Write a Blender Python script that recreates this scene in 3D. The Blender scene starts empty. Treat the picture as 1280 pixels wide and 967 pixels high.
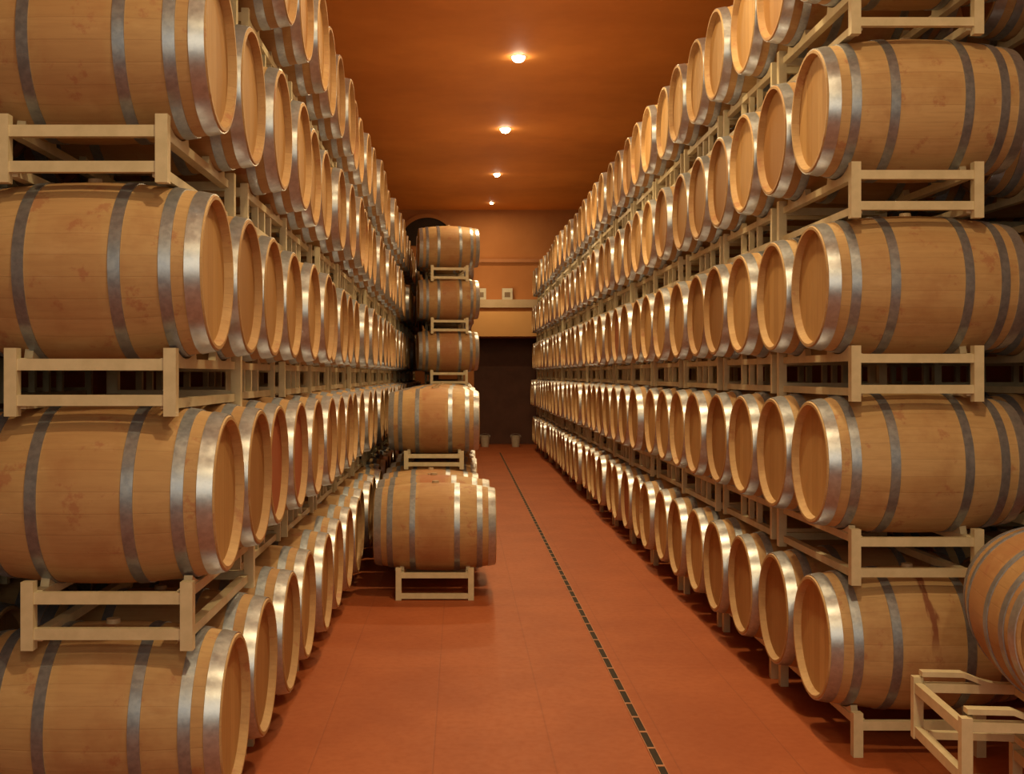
import bpy, math, random
from math import pi, sin, cos
random.seed(7)
S = bpy.context.scene
COL = S.collection
try:
    S.view_settings.view_transform = 'Standard'
    S.view_settings.look = 'None'
except Exception: pass

# ------------------------------------------------------------ node helpers
class NT:
    def __init__(s, name):
        s.m = bpy.data.materials.new(name); s.m.use_nodes = True
        s.t = s.m.node_tree; s.t.nodes.clear()
        s.out = s.t.nodes.new('ShaderNodeOutputMaterial')
        s.b = s.t.nodes.new('ShaderNodeBsdfPrincipled')
        s.t.links.new(s.b.outputs[0], s.out.inputs[0])
    def n(s, typ, **kw):
        nd = s.t.nodes.new(typ)
        for k, v in kw.items(): setattr(nd, k, v)
        return nd
    def setin(s, sock, v):
        if hasattr(v, 'is_output') or isinstance(v, bpy.types.NodeSocket): s.t.links.new(v, sock)
        else: sock.default_value = v
    def math(s, op, a, b=None, c=None, clamp=False):
        nd = s.n('ShaderNodeMath', operation=op, use_clamp=clamp)
        s.setin(nd.inputs[0], a)
        if b is not None: s.setin(nd.inputs[1], b)
        if c is not None: s.setin(nd.inputs[2], c)
        return nd.outputs[0]
    def mix(s, f, a, b, blend='MIX'):
        nd = s.n('ShaderNodeMix', data_type='RGBA', blend_type=blend)
        s.setin(nd.inputs[0], f)
        s.setin(nd.inputs[6], a if not isinstance(a, tuple) else (*a, 1)[:4])
        s.setin(nd.inputs[7], b if not isinstance(b, tuple) else (*b, 1)[:4])
        return nd.outputs[2]
    def noise(s, vec, scale, detail=3, rough=.5):
        nd = s.n('ShaderNodeTexNoise')
        if vec is not None: s.t.links.new(vec, nd.inputs['Vector'])
        nd.inputs['Scale'].default_value = scale
        nd.inputs['Detail'].default_value = detail
        nd.inputs['Roughness'].default_value = rough
        return nd.outputs['Fac']
    def vmul(s, vec, v):
        nd = s.n('ShaderNodeVectorMath', operation='MULTIPLY')
        s.t.links.new(vec, nd.inputs[0]); nd.inputs[1].default_value = v
        return nd.outputs[0]
    def vadd(s, a, b):
        nd = s.n('ShaderNodeVectorMath', operation='ADD')
        s.t.links.new(a, nd.inputs[0]); s.t.links.new(b, nd.inputs[1])
        return nd.outputs[0]
    def ramp(s, f, lo, hi):
        nd = s.n('ShaderNodeMapRange', interpolation_type='SMOOTHSTEP')
        s.setin(nd.inputs[0], f); nd.inputs[1].default_value = lo; nd.inputs[2].default_value = hi
        return nd.outputs[0]
    def bump(s, h, strength, dist=.01):
        nd = s.n('ShaderNodeBump'); nd.inputs['Strength'].default_value = strength
        nd.inputs['Distance'].default_value = dist
        s.t.links.new(h, nd.inputs['Height']); s.t.links.new(nd.outputs[0], s.b.inputs['Normal'])
    def fin(s, col=None, rough=None, metal=None, spec=None):
        if col is not None: s.setin(s.b.inputs['Base Color'], col if not isinstance(col, tuple) else (*col, 1)[:4])
        if rough is not None: s.setin(s.b.inputs['Roughness'], rough)
        if metal is not None: s.b.inputs['Metallic'].default_value = metal
        if spec is not None: s.b.inputs['Specular IOR Level'].default_value = spec
        return s.m

def barrel_common(t):
    a = t.n('ShaderNodeAttribute', attribute_name='lc')
    sep = t.n('ShaderNodeSeparateXYZ'); t.t.links.new(a.outputs['Vector'], sep.inputs[0])
    oi = t.n('ShaderNodeObjectInfo')
    sc = t.n('ShaderNodeSeparateColor'); t.t.links.new(oi.outputs['Color'], sc.inputs[0])
    cmb = t.n('ShaderNodeCombineXYZ')
    r37 = t.math('MULTIPLY', sc.outputs[0], 37.0)
    for i in range(3): t.t.links.new(r37, cmb.inputs[i])
    vec = t.vadd(a.outputs['Vector'], cmb.outputs[0])
    return a.outputs['Vector'], sep.outputs, sc.outputs, vec, r37

def mat_staves():
    t = NT('oak_staves')
    lc, xyz, rc, vec, r37 = barrel_common(t)
    ang = t.math('ARCTAN2', xyz[1], xyz[2])
    ang = t.math('MULTIPLY_ADD', ang, 27/(2*pi), 40.3)
    fl = t.math('FLOOR', ang)
    fr = t.math('FRACT', ang)
    wn = t.n('ShaderNodeTexWhiteNoise', noise_dimensions='1D')
    t.t.links.new(t.math('ADD', fl, r37), wn.inputs['W'])
    col = t.mix(wn.outputs['Value'], (.55,.365,.18), (.63,.44,.23))
    # barrel-to-barrel tone, with painted shade for the left bank
    col = t.mix(t.math('MULTIPLY', rc[0], .75), col, (.37,.205,.085))
    g = t.noise(t.vmul(vec, (3,45,45)), 1.5, 5, .6)
    col = t.mix(t.math('MULTIPLY', t.ramp(g,.35,.75), .22), col, (.27,.15,.07))
    blot = t.noise(vec, 4.5, 4, .6)
    col = t.mix(t.math('MULTIPLY', t.ramp(blot,.45,.72), .5), col, (.37,.18,.08))
    blot2 = t.noise(t.vmul(vec,(2,5,5)), 2.2, 5, .65)
    col = t.mix(t.math('MULTIPLY', t.ramp(blot2,.52,.72), .3), col, (.68,.49,.28))
    pp = t.math('PINGPONG', fr, .5)
    line = t.math('SUBTRACT', 1.0, t.ramp(pp, 0.0, .045))
    col = t.mix(t.math('MULTIPLY', line, .16), col, (.16,.08,.035))
    # wine stained bilge belt around the bung
    ax = t.math('ABSOLUTE', xyz[0])
    st = t.noise(t.vmul(vec, (9,3,3)), 1.4, 4, .65)
    edge = t.math('MULTIPLY_ADD', st, .16, -.08)
    m = t.math('SUBTRACT', 1.0, t.ramp(t.math('ADD', ax, edge), .10, .15))
    m = t.math('MULTIPLY', m, rc[1])
    col = t.mix(t.math('MULTIPLY', m, .75), col, (.36,.085,.035))
    # irregular wine splashes
    sp = t.noise(vec, 7.0, 5, .7)
    col = t.mix(t.math('MULTIPLY', t.ramp(sp,.575,.66), .5), col, (.36,.12,.07))
    # dark drip running down from the bung
    dm = t.math('ADD', ax, t.math('MULTIPLY_ADD', t.noise(t.vmul(vec,(18,4,4)),1.8,3), .10, -.05))
    d = t.math('SUBTRACT', 1.0, t.ramp(dm, .008, .026))
    d = t.math('MULTIPLY', d, t.ramp(xyz[2], -.05, .12))
    d = t.math('MULTIPLY', d, rc[2])
    col = t.mix(t.math('MULTIPLY', d, .8), col, (.19,.04,.025))
    t.bump(t.math('SUBTRACT', t.math('MULTIPLY', g, .3), line), .15, .003)
    return t.fin(col, .56, 0, .35)

def mat_head():
    t = NT('oak_barrel_head')
    lc, xyz, rc, vec, r37 = barrel_common(t)
    p = t.math('MULTIPLY_ADD', xyz[1], 1/.085, 20.4)
    fl = t.math('FLOOR', p); fr = t.math('FRACT', p)
    wn = t.n('ShaderNodeTexWhiteNoise', noise_dimensions='1D')
    t.t.links.new(t.math('ADD', fl, r37), wn.inputs['W'])
    col = t.mix(wn.outputs['Value'], (.52,.31,.125), (.64,.41,.18))
    col = t.mix(t.math('MULTIPLY', rc[0], .85), col, (.29,.135,.048))
    g = t.noise(t.vmul(vec,(40,40,3)), 1.5, 4, .6)
    col = t.mix(t.math('MULTIPLY', t.ramp(g,.4,.75), .25), col, (.30,.15,.06))
    pp = t.math('PINGPONG', fr, .5)
    line = t.math('SUBTRACT', 1.0, t.ramp(pp, 0.0, .05))
    col = t.mix(t.math('MULTIPLY', line, .25), col, (.2,.09,.04))
    red = t.math('MULTIPLY', rc[1], rc[1])
    col = t.mix(t.math('MULTIPLY', t.ramp(red,.5,.8), .8), col, (.36,.09,.045))
    t.bump(t.math('SUBTRACT', t.math('MULTIPLY', g, .3), line), .3, .003)
    return t.fin(col, .6, 0, .3)

def mat_hoop(name, c1, c2, c3, r0):
    t = NT(name)
    lc, xyz, rc, vec, r37 = barrel_common(t)
    n1 = t.noise(vec, 40, 4, .6); n2 = t.noise(vec, 5, 3, .5)
    col = t.mix(t.ramp(n1,.3,.7), c1, c2)
    col = t.mix(t.math('MULTIPLY', t.ramp(n2,.5,.8), .25), col, c3)
    r = t.math('MULTIPLY_ADD', n1, .16, r0)
    t.bump(n1, .08, .002)
    return t.fin(col, r, .75)

def mat_simple(name, c1, c2, scale=8, rough=.5, metal=0, bump=.1, spec=.4):
    t = NT(name)
    tc = t.n('ShaderNodeTexCoord')
    n = t.noise(tc.outputs['Object'], scale, 5, .6)
    col = t.mix(t.ramp(n,.3,.7), c1, c2)
    if bump: t.bump(n, bump, .005)
    return t.fin(col, rough, metal, spec)

STAVES, HEAD = mat_staves(), mat_head()
HOOP = mat_hoop('galvanized_head_hoop', (.42,.46,.54), (.54,.58,.66), (.27,.28,.32), .24)
HOOPD = mat_hoop('galvanized_bilge_hoop', (.30,.34,.43), (.40,.45,.54), (.24,.26,.31), .30)
BUNG = mat_simple('bung_silicone', (.45,.33,.22), (.52,.40,.27), 20, .5)
CREAM = mat_simple('cream_painted_steel', (.61,.54,.37), (.71,.63,.45), 14, .42, 0, .05)
STEEL = mat_simple('dull_steel', (.35,.33,.30), (.5,.47,.42), 20, .4, .7)
DARK = mat_simple('dark_recess', (.02,.012,.008), (.035,.02,.012), 4, .8)
WHITE = mat_simple('white_plastic', (.52,.47,.38), (.60,.55,.46), 10, .45)

def mat_plaster(name, c1, c2, rough=.75, spec=.25):
    t = NT(name)
    tc = t.n('ShaderNodeTexCoord')
    n = t.noise(tc.outputs['Object'], .7, 5, .6)
    n2 = t.noise(tc.outputs['Object'], 30, 3, .6)
    col = t.mix(t.ramp(n,.3,.7), c1, c2)
    t.bump(n2, .12, .01)
    return t.fin(col, rough, 0, spec)
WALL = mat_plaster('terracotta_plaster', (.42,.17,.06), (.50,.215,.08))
WALLD = mat_plaster('terracotta_plaster_shaded', (.17,.085,.045), (.22,.11,.055))  # side wall plaster darkened in colour so rack gaps look shaded
CEIL = mat_plaster('ochre_ceiling_plaster', (.70,.24,.045), (.82,.30,.06), .68, .25)
PALE = mat_plaster('pale_ochre_plaster', (.66,.37,.15), (.72,.42,.18))

def mat_floor():
    t = NT('terracotta_floor_tiles')
    tc = t.n('ShaderNodeTexCoord')
    v = tc.outputs['Object']
    sep = t.n('ShaderNodeSeparateXYZ'); t.t.links.new(v, sep.inputs[0])
    px = t.math('MULTIPLY_ADD', sep.outputs[0], 1/.56, 20.22)
    py = t.math('MULTIPLY_ADD', sep.outputs[1], 1/1.9, 20.3)
    lx = t.math('SUBTRACT', 1.0, t.ramp(t.math('PINGPONG', t.math('FRACT', px), .5), 0, .012))
    ly = t.math('SUBTRACT', 1.0, t.ramp(t.math('PINGPONG', t.math('FRACT', py), .5), 0, .004))
    ln = t.math('MAXIMUM', lx, ly)
    n = t.noise(v, 1.3, 5, .6); n2 = t.noise(v, 22, 4, .6)
    col = t.mix(t.ramp(n,.3,.7), (.35,.088,.028), (.425,.118,.040))
    col = t.mix(t.math('MULTIPLY', t.ramp(n2,.4,.75), .25), col, (.27,.065,.024))
    col = t.mix(t.math('MULTIPLY', ln, .30), col, (.17,.045,.022))
    t.bump(t.math('SUBTRACT', t.math('MULTIPLY', n2, .2), ln), .12, .003)
    return t.fin(col, t.math('MULTIPLY_ADD', n2, .2, .5), 0, .25)
FLOOR = mat_floor()

def emis(name, col, st):
    m = bpy.data.materials.new(name); m.use_nodes = True
    t = m.node_tree; t.nodes.clear()
    o = t.nodes.new('ShaderNodeOutputMaterial'); e = t.nodes.new('ShaderNodeEmission')
    e.inputs[0].default_value = (*col, 1); e.inputs[1].default_value = st
    t.links.new(e.outputs[0], o.inputs[0]); return m
GLOW = emis('lamp_glow', (1,.86,.6), 50)

# ------------------------------------------------------------ mesh helpers
class MB:
    def __init__(s): s.v=[]; s.f=[]; s.m=[]; s.lc=[]
    def lathe(s, prof, segs, mi=0, closed=False, cap0=False, cap1=False):
        b=len(s.v); n=len(prof)
        for (x,r) in prof:
            for k in range(segs):
                a=2*pi*k/segs
                s.v.append((x, r*sin(a), r*cos(a)))
        for i in range(n if closed else n-1):
            j=(i+1)%n
            for k in range(segs):
                l=(k+1)%segs
                s.f.append((b+i*segs+k, b+i*segs+l, b+j*segs+l, b+j*segs+k)); s.m.append(mi)
        if cap0: s.f.append(tuple(b+k for k in reversed(range(segs)))); s.m.append(mi)
        if cap1: s.f.append(tuple(b+(n-1)*segs+k for k in range(segs))); s.m.append(mi)
    def box(s, x0,x1,y0,y1,z0,z1, mi=0):
        b=len(s.v)
        s.v += [(x,y,z) for z in (z0,z1) for y in (y0,y1) for x in (x0,x1)]
        for f in ((0,2,3,1),(4,5,7,6),(0,1,5,4),(2,6,7,3),(0,4,6,2),(1,3,7,5)):
            s.f.append(tuple(b+i for i in f)); s.m.append(mi)
    def prism_yz(s, poly, x0, x1, mi=0):
        b=len(s.v); n=len(poly)
        for x in (x0,x1):
            for (y,z) in poly: s.v.append((x,y,z))
        for i in range(n):
            j=(i+1)%n
            s.f.append((b+i,b+n+i,b+n+j,b+j)); s.m.append(mi)
        s.f.append(tuple(b+i for i in range(n))); s.m.append(mi)
        s.f.append(tuple(b+n+i for i in reversed(range(n)))); s.m.append(mi)
    def ribbon_yz(s, line, th, x0, x1, mi=0):
        b=len(s.v); n=len(line)
        for (y,z) in line:
            s.v += [(x0,y,z),(x1,y,z),(x1,y,z-th),(x0,y,z-th)]
        for i in range(n-1):
            p=b+4*i; q=p+4
            for k in range(4):
                l=(k+1)%4
                s.f.append((p+k,p+l,q+l,q+k)); s.m.append(mi)
        s.f.append((b,b+1,b+2,b+3)); s.m.append(mi)
        q=b+4*(n-1); s.f.append((q+3,q+2,q+1,q)); s.m.append(mi)
    def mesh(s, name, mats, smooth=True, lc=None):
        me=bpy.data.meshes.new(name); me.from_pydata(s.v,[],s.f)
        for m in mats: me.materials.append(m)
        me.polygons.foreach_set('material_index', s.m)
        me.update()
        import bmesh
        bm=bmesh.new(); bm.from_mesh(me); bmesh.ops.recalc_face_normals(bm, faces=bm.faces); bm.to_mesh(me); bm.free()
        if smooth:
            me.shade_smooth(); me.set_sharp_from_angle(angle=math.radians(35))
        if lc is not False:
            at=me.attributes.new('lc','FLOAT_VECTOR','POINT')
            src = lc if lc is not None else s.v
            flat=[c for v in src for c in v]
            at.data.foreach_set('vector', flat)
        return me

R, RH, HL = .345, .296, .475
def rr(x): return R-(R-RH)*(abs(x)/HL)**2
HOOPS=[(-.469,-.414),(-.368,-.325),(-.193,-.150),(.150,.193),(.325,.368),(.414,.469)]
HMAT=[0,1,1,1,1,0]
def body(mb, segs, rings=16, mi=0):
    p=[(-HL+.045,RH-.030),(-HL,RH-.016),(-HL,RH-.003)]
    p+=[(-HL+.006+(2*HL-.012)*i/rings, rr(-HL+.006+(2*HL-.012)*i/rings)) for i in range(rings+1)]
    p+=[(HL,RH-.003),(HL,RH-.016),(HL-.045,RH-.030)]
    mb.lathe(p, segs, mi)
def head(mb, segs, sgn, mi=0):
    x=sgn*(HL-.034); r=RH-.026
    mb.lathe([(x-sgn*.018,r),(x,r),(x,r*.5),(x,.02)], segs, mi, cap0=True, cap1=True)
def hoop(mb, segs, x0,x1, mi=0, n=3):
    top=[(x0+(x1-x0)*i/n, rr(x0+(x1-x0)*i/n)+.0045) for i in range(n+1)]
    mb.lathe([(x0,rr(x0)-.002)]+top+[(x1,rr(x1)-.002)], segs, mi)
def bung(mb, mi=0):
    b=len(mb.v); m2=MB(); m2.lathe([(0,.030),(.022,.026)], 14, 0, cap0=True, cap1=True)
    for (x,y,z) in m2.v: mb.v.append((z, y, R-.006+x))
    for f in m2.f: mb.f.append(tuple(b+i for i in f)); mb.m.append(mi)

def mk(fn, mats, name, **k):
    mb=MB(); fn(mb); return mb.mesh(name, mats, **k)
M_BODY = mk(lambda b: body(b,54), [STAVES], 'barrel_body')
M_HEADS=[mk(lambda b,s=s: head(b,48,s), [HEAD], 'barrel_head') for s in (-1,1)]
M_HOOPS=[mk(lambda b,h=h: hoop(b,54,*h), [HOOPD if k else HOOP], 'hoop') for h,k in zip(HOOPS,HMAT)]
M_BUNG = mk(lambda b: bung(b), [BUNG], 'bung')
def whole(b, segs, rings):
    body(b,segs,rings,0); head(b,segs,-1,1); head(b,segs,1,1)
    for h,k in zip(HOOPS,HMAT): hoop(b,segs,*h,mi=4 if k else 2,n=1)
    bung(b,3)
BM=[STAVES,HEAD,HOOP,BUNG,HOOPD]
M_FAR = mk(lambda b: whole(b,36,12), BM, 'wine_barrel_far')
LOW=MB(); whole(LOW,20,6)

# ---- racks
FPX=1440.0; YS=FPX/1346.0
BEAM=.265; PITCH=.698; TIER=.86; C1=.50; C1L=.49; TIERL=.845
RB=rr(BEAM)
H_UP=TIER-2*RB; H_UPL=TIERL-2*RB
H_BASE=C1-RB; H_BASEL=C1L-RB
DROP=.06
def bx(x0,x1,y0,y1,z0,z1):
    return lambda mb: mb.box(x0,x1,y0,y1,z0,z1)
def cradle(sx, cy, ztop, th=28, rad=None):
    rad = rad or RB+.002
    def f(mb):
        pts=[]
        n=12; yext=rad*sin(math.radians(th))
        pts.append((cy-yext-.02, ztop-.012)); 
        pts.append((cy+yext+.02, ztop-.012))
        for i in range(n+1):
            a=math.radians(th)*(1-2*i/n)
            pts.append((cy+rad*sin(a), ztop+rad-rad*cos(a)))
        mb.prism_yz(pts, sx-.016, sx+.016)
    return f
def rack_parts(h, ly=1.27, base=False, lowrail=True, up=.036, down=.026, p=PITCH, th=28, wavy=False, pw=.0225, clutter=False):
    P=[]; t=.036; hx=BEAM+.0225; hy=ly/2
    z0 = 0 if base else -down
    for sx in (-1,1):
        for sy in (-1,1):
            P.append(('post', bx(sx*hx-pw,sx*hx+pw, sy*(hy-.0225)-pw, sy*(hy-.0225)+pw, z0, h+up)))
        P.append(('side_beam', bx(sx*BEAM-.02,sx*BEAM+.02,-hy+.04,hy-.04, h-t, h)))
        if wavy:
            P.append(('post', bx(sx*BEAM-.018,sx*BEAM+.018,-.018,.018, .03, h-t)))
            P.append(('side_beam', bx(sx*BEAM-.016,sx*BEAM+.016,-hy+.045,hy-.045, .005, .035)))
            def wv(mb, sx=sx):
                line=[]
                nn=44
                for i in range(nn+1):
                    y=-hy+.03+(2*hy-.06)*i/nn
                    d=min(abs(y-p/2),abs(y+p/2)); rad=RB+.004
                    dz=rad-math.sqrt(max(rad*rad-d*d,0)) if d<rad else rad
                    dz=min(dz,.045)
                    line.append((y,h+dz+.004))
                mb.ribbon_yz(line,.020,sx*BEAM-.024,sx*BEAM+.024)
            P.append(('cradle', wv))
        else:
            if not base: P.append(('side_beam', bx(sx*BEAM-.02,sx*BEAM+.02,-hy+.04,hy-.04, 0, t)))
            for c in (-p/2,p/2): P.append(('cradle', cradle(sx*BEAM, c, h, th)))
        if clutter:
            for yy in (-.20,0,.20): P.append(('post', bx(sx*BEAM-.016,sx*BEAM+.016,yy-.016,yy+.016, t, h-t)))
    if clutter:
        P.append(('cross_rail', bx(-BEAM+.02,BEAM-.02,-.014,.014, h-t+.002, h-.004)))
    if wavy:
        for yy in (-hy*.45,0,hy*.45): P.append(('cross_rail', bx(-hx+.04,hx-.04, yy-.015,yy+.015, h-t-.002, h-.008)))
        for yy in (-hy*.45,hy*.45): P.append(('cross_rail', bx(-hx+.04,hx-.04, yy-.015,yy+.015, .006, .034)))
    for sy in (-1,1):
        yy=sy*(hy-.0225)
        P.append(('end_rail', bx(-hx+pw,hx-pw, yy-.016,yy+.016, h-.045, h-.003)))
        if lowrail: P.append(('end_rail', bx(-hx+pw,hx-pw, yy-.016,yy+.016, .012, .052)))
    return P
def build_rack_meshes(parts):
    sep=[]
    mb_all=MB()
    for nm,fn in parts:
        mb=MB(); fn(mb); sep.append((nm, mb.mesh('rack_'+nm,[CREAM],smooth=False,lc=False)))
        fn(mb_all)
    return sep, mb_all.mesh('barrel_rack',[CREAM],smooth=False,lc=False)
RACK_FIRST = build_rack_meshes(rack_parts(H_UP))
RACK_UP = build_rack_meshes(rack_parts(H_UP, up=.018, down=.010, pw=.018, clutter=True))
RACK_FIRSTL = build_rack_meshes(rack_parts(H_UPL))
RACK_UPL = build_rack_meshes(rack_parts(H_UPL, up=.018, down=.010, pw=.018, clutter=True))
RACK_LOW = build_rack_meshes(rack_parts(H_UP-DROP, up=.03, down=.02))
RACK_BASE = build_rack_meshes(rack_parts(H_BASE, base=True, lowrail=False))
RACK_BASEL = build_rack_meshes(rack_parts(H_BASEL, base=True, lowrail=False))
RACK_ISL = build_rack_meshes(rack_parts(H_BASE+.05, base=True, lowrail=True))
CORN_H=.235
RACK_CORN = build_rack_meshes(rack_parts(CORN_H, ly=1.5, base=True, lowrail=True, p=.76, up=.02, wavy=True, pw=.02))

def link(o): COL.objects.link(o)
def add_top(name, me, loc, rot=0, label='', cat='', group=None, kind=None):
    o=bpy.data.objects.new(name, me); link(o)
    o.location=loc; o.rotation_euler=(0,0,rot)
    if label: o['label']=label
    if cat: o['category']=cat
    if group: o['group']=group
    if kind: o['kind']=kind
    return o
def add_child(name, me, par, label=None, color=None):
    o=bpy.data.objects.new(name, me); link(o); o.parent=par
    if color: o.color=color
    if label: o['label']=label
    return o

GRP_B='oak wine barrels stacked on racks'
GRP_R='cream steel barrel racks'
def barrel(x,y,z, rot=0, detail=True, label=None, scale=1.0, color=None, tilt=0):
    rnd=random.random()
    if color is None:
        q=random.random()
        if x<-.5: rnd=.5+.5*rnd  # left bank darkened by colour, standing in for weaker light there
        thr = .90 if x<0 else .96
        if x>0 and y<9.5: thr=2
        color=(rnd, (.75+.25*random.random()) if q>thr else .45*random.random()*(q>.5), 1.0 if q<.04 else 0.0, 1)
    if label is None:
        label='oak wine barrel with galvanized hoops lying on a cream rack'
        if color[1]>.7: label='oak wine barrel with reddish wine-stained wood on a cream rack'
        elif color[2]>.5: label='oak wine barrel with a dark wine drip down its side'
    if detail:
        o=add_top('wine_barrel', None, (x,y,z), rot, label, 'barrel', GRP_B)
        o.empty_display_size=.1
        add_child('barrel_body', M_BODY, o, color=color)
        for m in M_HEADS: add_child('barrel_head', m, o, color=color)
        for m in M_HOOPS: add_child('hoop', m, o, 'grey galvanized steel hoop', color)
        add_child('bung', M_BUNG, o, color=color)
    else:
        o=add_top('wine_barrel', M_FAR, (x,y,z), rot, label, 'barrel', GRP_B)
        o.color=color
    o.scale=(scale,)*3
    return o
def rack(kind, x,y,z, rot=0, detail=True, label='cream painted steel rack cradling two oak barrels'):
    sep,whole_=kind
    if detail:
        o=add_top('barrel_rack', None, (x,y,z), rot, label, 'barrel rack', GRP_R)
        for nm,me in sep: add_child(nm, me, o)
    else:
        o=add_top('barrel_rack', whole_, (x,y,z), rot, label, 'barrel rack', GRP_R)
    return o

# ------------------------------------------------------------ layout
BAR=[]
def bank(side, hx0, hx1, hxm, y0, ncol, prio=1.0, detail_to=11.5, rack_detail_to=10, left=False, rackshift=0.0, rs0=None, jit=.02):
    c1, tr = (C1L,TIERL) if left else (C1,TIER)
    RBS,RFS,RUP = (RACK_BASEL,RACK_FIRSTL,RACK_UPL) if left else (RACK_BASE,RACK_FIRST,RACK_UP)
    for i in range(5):
        npair=(ncol+1)//2
        for p in range(npair):
            jx=random.uniform(-jit,jit)
            hx=hx0[i] if p==0 else (hx1[i] if p==1 else hxm[i]+jx)
            cx=side*(hx+HL)
            yc=y0+p*2*PITCH+PITCH/2
            if p: yc+=random.uniform(-.003,.003)
            zb = 0 if i==0 else c1+tr*(i-1)+RB
            sh = rackshift + (rs0[i] if (rs0 and p==0) else 0)
            rk=RBS if i==0 else (RFS if p==0 else RUP)
            rack(rk, cx-side*sh, yc, zb, 0, yc<rack_detail_to and prio<1.2)
            for k in (0,1):
                if p*2+k>=ncol: continue
                bxx=cx+random.uniform(-.018,.018)*(1 if p else 0)
                by=yc+(k-.5)*PITCH
                BAR.append([by*prio, bxx, by, c1+tr*i+.001, by<detail_to and prio<1.2, None, i])
f5=lambda v:(v,)*5
Y0R, Y0L = 5.30*YS, 4.15*YS
bank(+1, (1.725,1.715,1.715,1.715,1.715), f5(1.717), f5(1.717), Y0R, 32, detail_to=12.1, rackshift=.05)
bank(-1, (.86,.885,.93,.915,.90), (.85,.91,.945,.875,.87), (.86,.90,.93,.885,.88), Y0L, 33, 1.0, detail_to=9.6, left=True, rackshift=.02, rs0=(0,.065,.05,.005,0), jit=.03)
bank(+1, f5(2.80),f5(2.80),f5(2.80), 5.85*YS, 4, 1.6)
bank(-1, f5(1.95),f5(1.95),f5(1.95), 4.0*YS, 4, 1.9, left=True)
# aisle block
IX=-.20
IOFF=(-.09,-.07,-.045,-.035,-.035)
YI=8.80*YS
fronts={1:11.7*YS,2:18.2*YS,3:18.2*YS,4:18.2*YS}
ycols=[YI+PITCH*j for j in range(26)]
ycols=[yy for yy in ycols if yy<25.8*YS]
for j in range(0,len(ycols),2):
    yc=ycols[j]+PITCH/2
    for i in range(5):
        if i and yc < fronts[i]: continue
        zb = 0 if i==0 else C1+TIER*(i-1)+RB-(DROP if i>1 else 0)
        if j==0: continue
        first = (i==0) or (yc-fronts[i]<1.39)
        rot = math.radians(6) if (i>=2 and first) else 0
        rack(RACK_BASE if i==0 else (RACK_LOW if i==1 else (RACK_FIRST if first else RACK_UP)), IX+IOFF[i], yc, zb, rot, False)
        for k in (0,1):
            if j+k<len(ycols):
                yy=yc+(k-.5)*PITCH*cos(rot); xx=IX+IOFF[i]-(k-.5)*PITCH*sin(rot)
                fs = 1.05 if (rot and k==0) else 1.0
                if fs>1: yy-=.02
                BAR.append([yy*(1.0 if first and k==0 else 1.3), xx+(0 if rot else random.uniform(-.015,.015)), yy, C1+TIER*i+.001-(DROP if i else 0)+(.016 if fs>1 else 0), False, 'isl', i, rot, fs])
rack(RACK_ISL, IX, YI+.3525, 0, 0, True, 'cream steel rack on the floor in the aisle under barrels')
sc=1.03
cz=H_BASE+.05+rr(BEAM/sc)*sc
barrel(IX,YI,cz-.008,0,True,'large oak wine barrel standing alone on a low aisle rack',sc,(.45,.3,0,1))
barrel(IX-.03,YI+PITCH+.03,cz-.008,0,True,'large oak wine barrel behind another on a low aisle rack',sc,(.5,.8,0,1))

BAR.sort(key=lambda b:b[0])
ind=BAR[:297]; rest=BAR[297:]
for b in ind:
    col=None
    if b[5]=='isl': col=(random.uniform(.3,1), random.uniform(.15,.5), 0, 1)
    if abs(b[2]-Y0R)<.02 and 0<b[1]<2.5:
        col=(random.random()*.4, .05, 1.0 if b[3]<.6 else 0.0, 1)
    if abs(b[2]-Y0L)<.02 and b[1]<0: col=(random.random()*.4+.2, .15, 0, 1)
    if b[6]==1 and -1.6<b[1]<0 and (abs(b[2]-Y0L-2*PITCH)<.05 or abs(b[2]-Y0L-3*PITCH)<.05): col=(.8,1,0,1)
    barrel(b[1],b[2],b[3],b[7] if len(b)>7 else 0,b[4],color=col, scale=b[8] if len(b)>8 else 1.0)
if rest:
    mb=MB(); lc=[]
    for b in rest:
        o=len(mb.v)
        for v in LOW.v: mb.v.append((v[0]+b[1], v[1]+b[2], v[2]+b[3]))
        lc += LOW.v
        for f in LOW.f: mb.f.append(tuple(o+i for i in f))
        mb.m += LOW.m
    me=mb.mesh('distant_barrels',BM,lc=lc)
    o=add_top('wine_barrel_rows', me, (0,0,0), 0, 'distant rows of stacked oak wine barrels', 'barrels', GRP_B, 'stuff')
    o.color=(.6,.1,0,1)

# corner racks and barrel
CR=math.radians(-5)
cxr, cyr = 1.85+.75, 4.15*YS
rack(RACK_CORN, cxr+.42, cyr+.02, 0, pi/2+CR, True, 'empty cream steel rack on the floor under another rack')
CZ=CORN_H+.047
rack(RACK_CORN, cxr, cyr, CZ, pi/2+CR, True, 'cream steel rack with curved cradles holding one loose barrel')
bz=CZ+CORN_H+RB+.004
bc=(cxr-.38*cos(CR), cyr-.38*sin(CR))
barrel(bc[0]+.15, bc[1]+.03, bz-.005, pi/2-math.radians(13), True, 'loose oak wine barrel resting on stacked cream racks, end-on', .97, (.9,.3,0,1))

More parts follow.
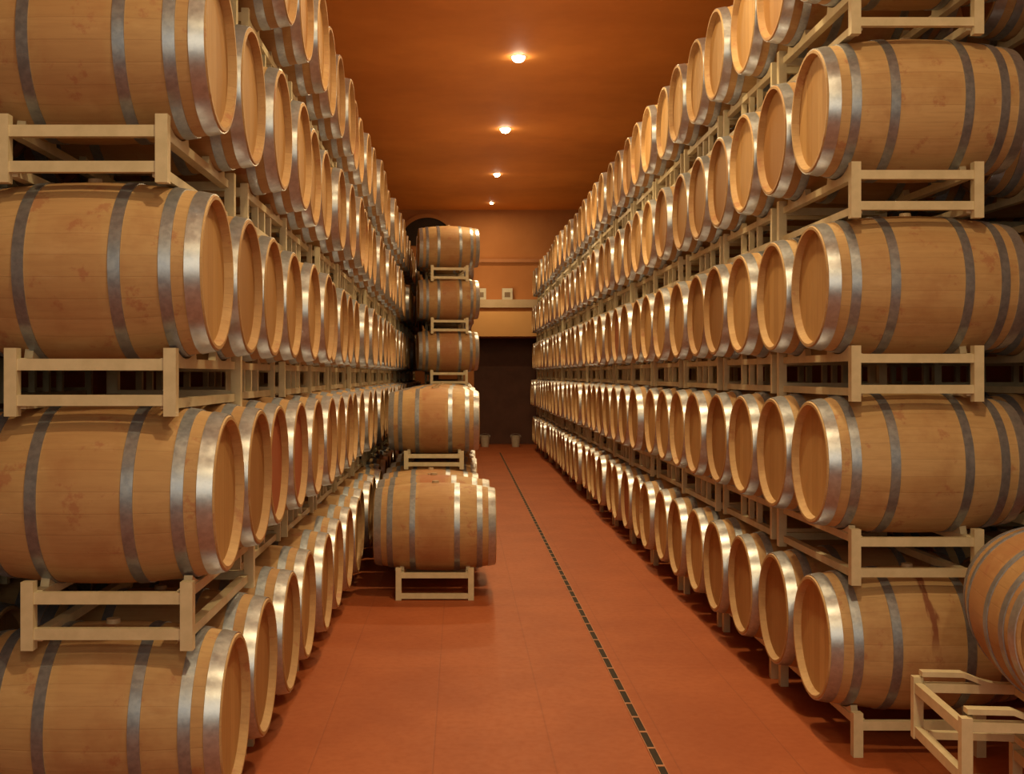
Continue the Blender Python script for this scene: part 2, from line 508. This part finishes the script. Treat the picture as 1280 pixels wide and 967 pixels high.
# ------------------------------------------------------------ room shell
XL,XR,YB,YF,ZC=-3.25,4.15,27.0*YS,-2.5,5.92
def shell(name, boxes, mat):
    mb=MB()
    for b in boxes: mb.box(*b)
    o=add_top(name, mb.mesh(name,[mat],smooth=False,lc=False),(0,0,0)); o['kind']='structure'; return o
shell('floor',[(XL-.2,XR+.2,YF,YB+3.4,-.2,0)],FLOOR)
shell('ceiling',[(XL-.2,XR+.2,YF,YB+.2,ZC,ZC+.2)],CEIL)
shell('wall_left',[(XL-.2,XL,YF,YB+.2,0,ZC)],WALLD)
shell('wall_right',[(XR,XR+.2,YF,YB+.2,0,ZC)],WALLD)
D0,D1,DZ=.35,1.95,2.71
shell('wall_back',[(XL,D0,YB,YB+.2,0,ZC),(D1,XR,YB,YB+.2,0,ZC),(D0,D1,YB,YB+.2,DZ,ZC)],WALL)
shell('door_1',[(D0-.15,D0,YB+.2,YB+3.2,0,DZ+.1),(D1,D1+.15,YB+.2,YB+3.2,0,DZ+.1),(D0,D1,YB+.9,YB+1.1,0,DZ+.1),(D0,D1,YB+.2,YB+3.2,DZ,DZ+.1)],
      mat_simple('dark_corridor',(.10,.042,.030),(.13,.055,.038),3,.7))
shell('trim_1',[(-1.6,2.4,YB-.25,YB,2.74,3.36)],PALE)
shell('trim_2',[(-1.6,2.4,YB-.20,YB,3.46,3.66)],mat_simple('grey_plaster_ledge',(.48,.37,.25),(.54,.42,.30),5,.7))
shell('trim_3',[(XL,XR,YB-.07,YB,4.60,4.68)],mat_simple('cornice',(.42,.18,.08),(.46,.20,.09),5,.7))
mb=MB(); n=28
def arc_poly(r): return [(-.82+r*cos(pi*i/n), 5.02+r*sin(pi*i/n)) for i in range(n+1)]
po,pi_=arc_poly(.80),arc_poly(.70)
for yy in (YB-.06,YB-.001):
    for (x,z) in po: mb.v.append((x,yy,z))
    for (x,z) in pi_: mb.v.append((x,yy,z))
N=n+1
for i in range(n):
    mb.f.append((i,i+1,N+i+1,N+i)); mb.m.append(0)
    mb.f.append((i,2*N+i,2*N+i+1,i+1)); mb.m.append(0)
    mb.f.append((N+i,N+i+1,3*N+i+1,3*N+i)); mb.m.append(0)
o=len(mb.v)
for (x,z) in pi_: mb.v.append((x,YB-.02,z))
mb.f.append(tuple(o+i for i in range(N))); mb.m.append(1)
wo=add_top('window_1', mb.mesh('window_1',[WALL,DARK],smooth=False,lc=False),(0,0,0)); wo['kind']='structure'

PANEL=mat_simple('brown_panel',(.16,.10,.06),(.20,.13,.08),6,.5)
for x in (.52,1.18):
    e=add_top('wall_lamp_box', None, (x,YB-.18,3.66), 0, 'small white box fitting with dark front on the ledge','light fitting','white boxes on the ledge')
    m=MB(); m.box(-.13,.13,0,.16,0,.28); add_child('housing', m.mesh('housing',[WHITE],smooth=False,lc=False), e)
    m=MB(); m.box(-.07,.07,-.01,0,.06,.18); add_child('panel', m.mesh('panel',[PANEL],smooth=False,lc=False), e, 'dark brown front panel')

for x in (.62,1.38):
    e=add_top('bucket', None, (x,YB-.3,0), 0, 'small white plastic bucket beside the dark doorway','bucket','white buckets at the doorway')
    m=MB(); m.lathe([(0,.09),(.26,.12),(.265,.128),(.275,.128),(.275,.115),(.02,.085)],24,0,cap0=True,cap1=True)
    m.v=[(v[1],v[2],v[0]) for v in m.v]
    add_child('bucket_body', m.mesh('bucket_body',[WHITE],lc=False), e)
    m=MB(); 
    m.lathe([(-.004,.126),(.004,.126),(.004,.134),(-.004,.134)],24,0,closed=True)
    m.v=[(v[1],v[0]-.0,v[2]*.5+.26) for v in m.v]
    add_child('bucket_handle', m.mesh('bucket_handle',[STEEL],lc=False), e)

# floor drain
e=add_top('floor_drain', None, (.915,0,0), 0, 'long narrow slotted drain channel set in the terracotta floor','floor drain')
DE=YB-2.5
m=MB(); m.box(-.017,.017,.5,DE,-.001,.0035); add_child('drain_channel', m.mesh('drain_channel',[DARK],smooth=False,lc=False), e)
m=MB()
yy=.5
while yy<DE:
    m.box(-.017,.017,yy,yy+.022,.0035,.006); yy+=.25
m.box(-.021,-.017,.5,DE,-.001,.006); m.box(.017,.021,.5,DE,-.001,.006)
add_child('drain_grate', m.mesh('drain_grate',[mat_simple('drain_edge',(.42,.17,.08),(.50,.22,.11),20,.5)],smooth=False,lc=False), e, 'pale terracotta bars and edges')

# ceiling lamps
GL=mk(lambda b: b.lathe([(-.001,.085)]+[(-.075*sin(a*pi/16), .085*cos(a*pi/16)) for a in range(1,8)],28,0,cap0=True,cap1=True),[GLOW],'lamp_lens',lc=False)
RG=mk(lambda b: b.lathe([(0,.105),(-.008,.10),(-.008,.087),(0,.087)],28,0,closed=True),[STEEL],'lamp_ring',lc=False)
for me in (GL,RG):
    for v in me.vertices: v.co=(v.co.y,v.co.z,v.co.x)
    me.flip_normals()
for i,yy in enumerate((-1.8,2.2,6.1,10.0,14.0,18.1,22.2,25.9)):
    e=add_top('ceiling_lamp', None, (.76,yy*YS,ZC), 0, 'small round glowing lamp mounted on the ochre ceiling','ceiling lamp','row of ceiling lamps')
    if i==6: e.scale=(.75,.75,.75)
    if i==7: e.scale=(.5,.5,.5)
    add_child('lamp_lens', GL, e, 'glowing warm lens'); add_child('lamp_ring', RG, e)
    l=bpy.data.lights.new('downlight','AREA'); l.shape='DISK'; l.size=.2
    l.energy=(78,90,98,98,84,70,54,24)[i]; l.color=(1,.72,.34)
    lo=bpy.data.objects.new('downlight',l); link(lo); lo.location=(0,0,-.10); lo.parent=e
    l=bpy.data.lights.new('ceiling_fill','POINT'); l.shadow_soft_size=.3; l.energy=(22,24,26,28,28,25,23,20)[i]; l.color=(1,.70,.33)  # added fill point, unseen in mid-air, to brighten the ceiling
    lo=bpy.data.objects.new('ceiling_fill',l); link(lo); lo.location=(0,0,-2.1/e.scale.z); lo.parent=e

l=bpy.data.lights.new('rear_fill_light','AREA'); l.shape='RECTANGLE'; l.size=3.5; l.size_y=2.5; l.energy=62; l.color=(1,.84,.58)  # added unseen fill behind the camera, lighting the stacks from the front
lo=bpy.data.objects.new('rear_fill_light',l); link(lo); lo.location=(.4,-2.2,3.0); lo.rotation_euler=(math.radians(82),0,0)

w=bpy.data.worlds.new('World'); S.world=w; w.use_nodes=True
w.node_tree.nodes['Background'].inputs[0].default_value=(1,.78,.50,1)
w.node_tree.nodes['Background'].inputs[1].default_value=.14

# ------------------------------------------------------------ camera
cam=bpy.data.cameras.new('Camera'); co=bpy.data.objects.new('Camera',cam); link(co)
co.location=(0,0,1.79); co.rotation_euler=(pi/2,0,0)
cam.sensor_width=36; cam.sensor_fit='HORIZONTAL'; cam.lens=36*FPX/1280
cam.shift_x=65/1280; cam.shift_y=-15.5/1280
S.camera=co
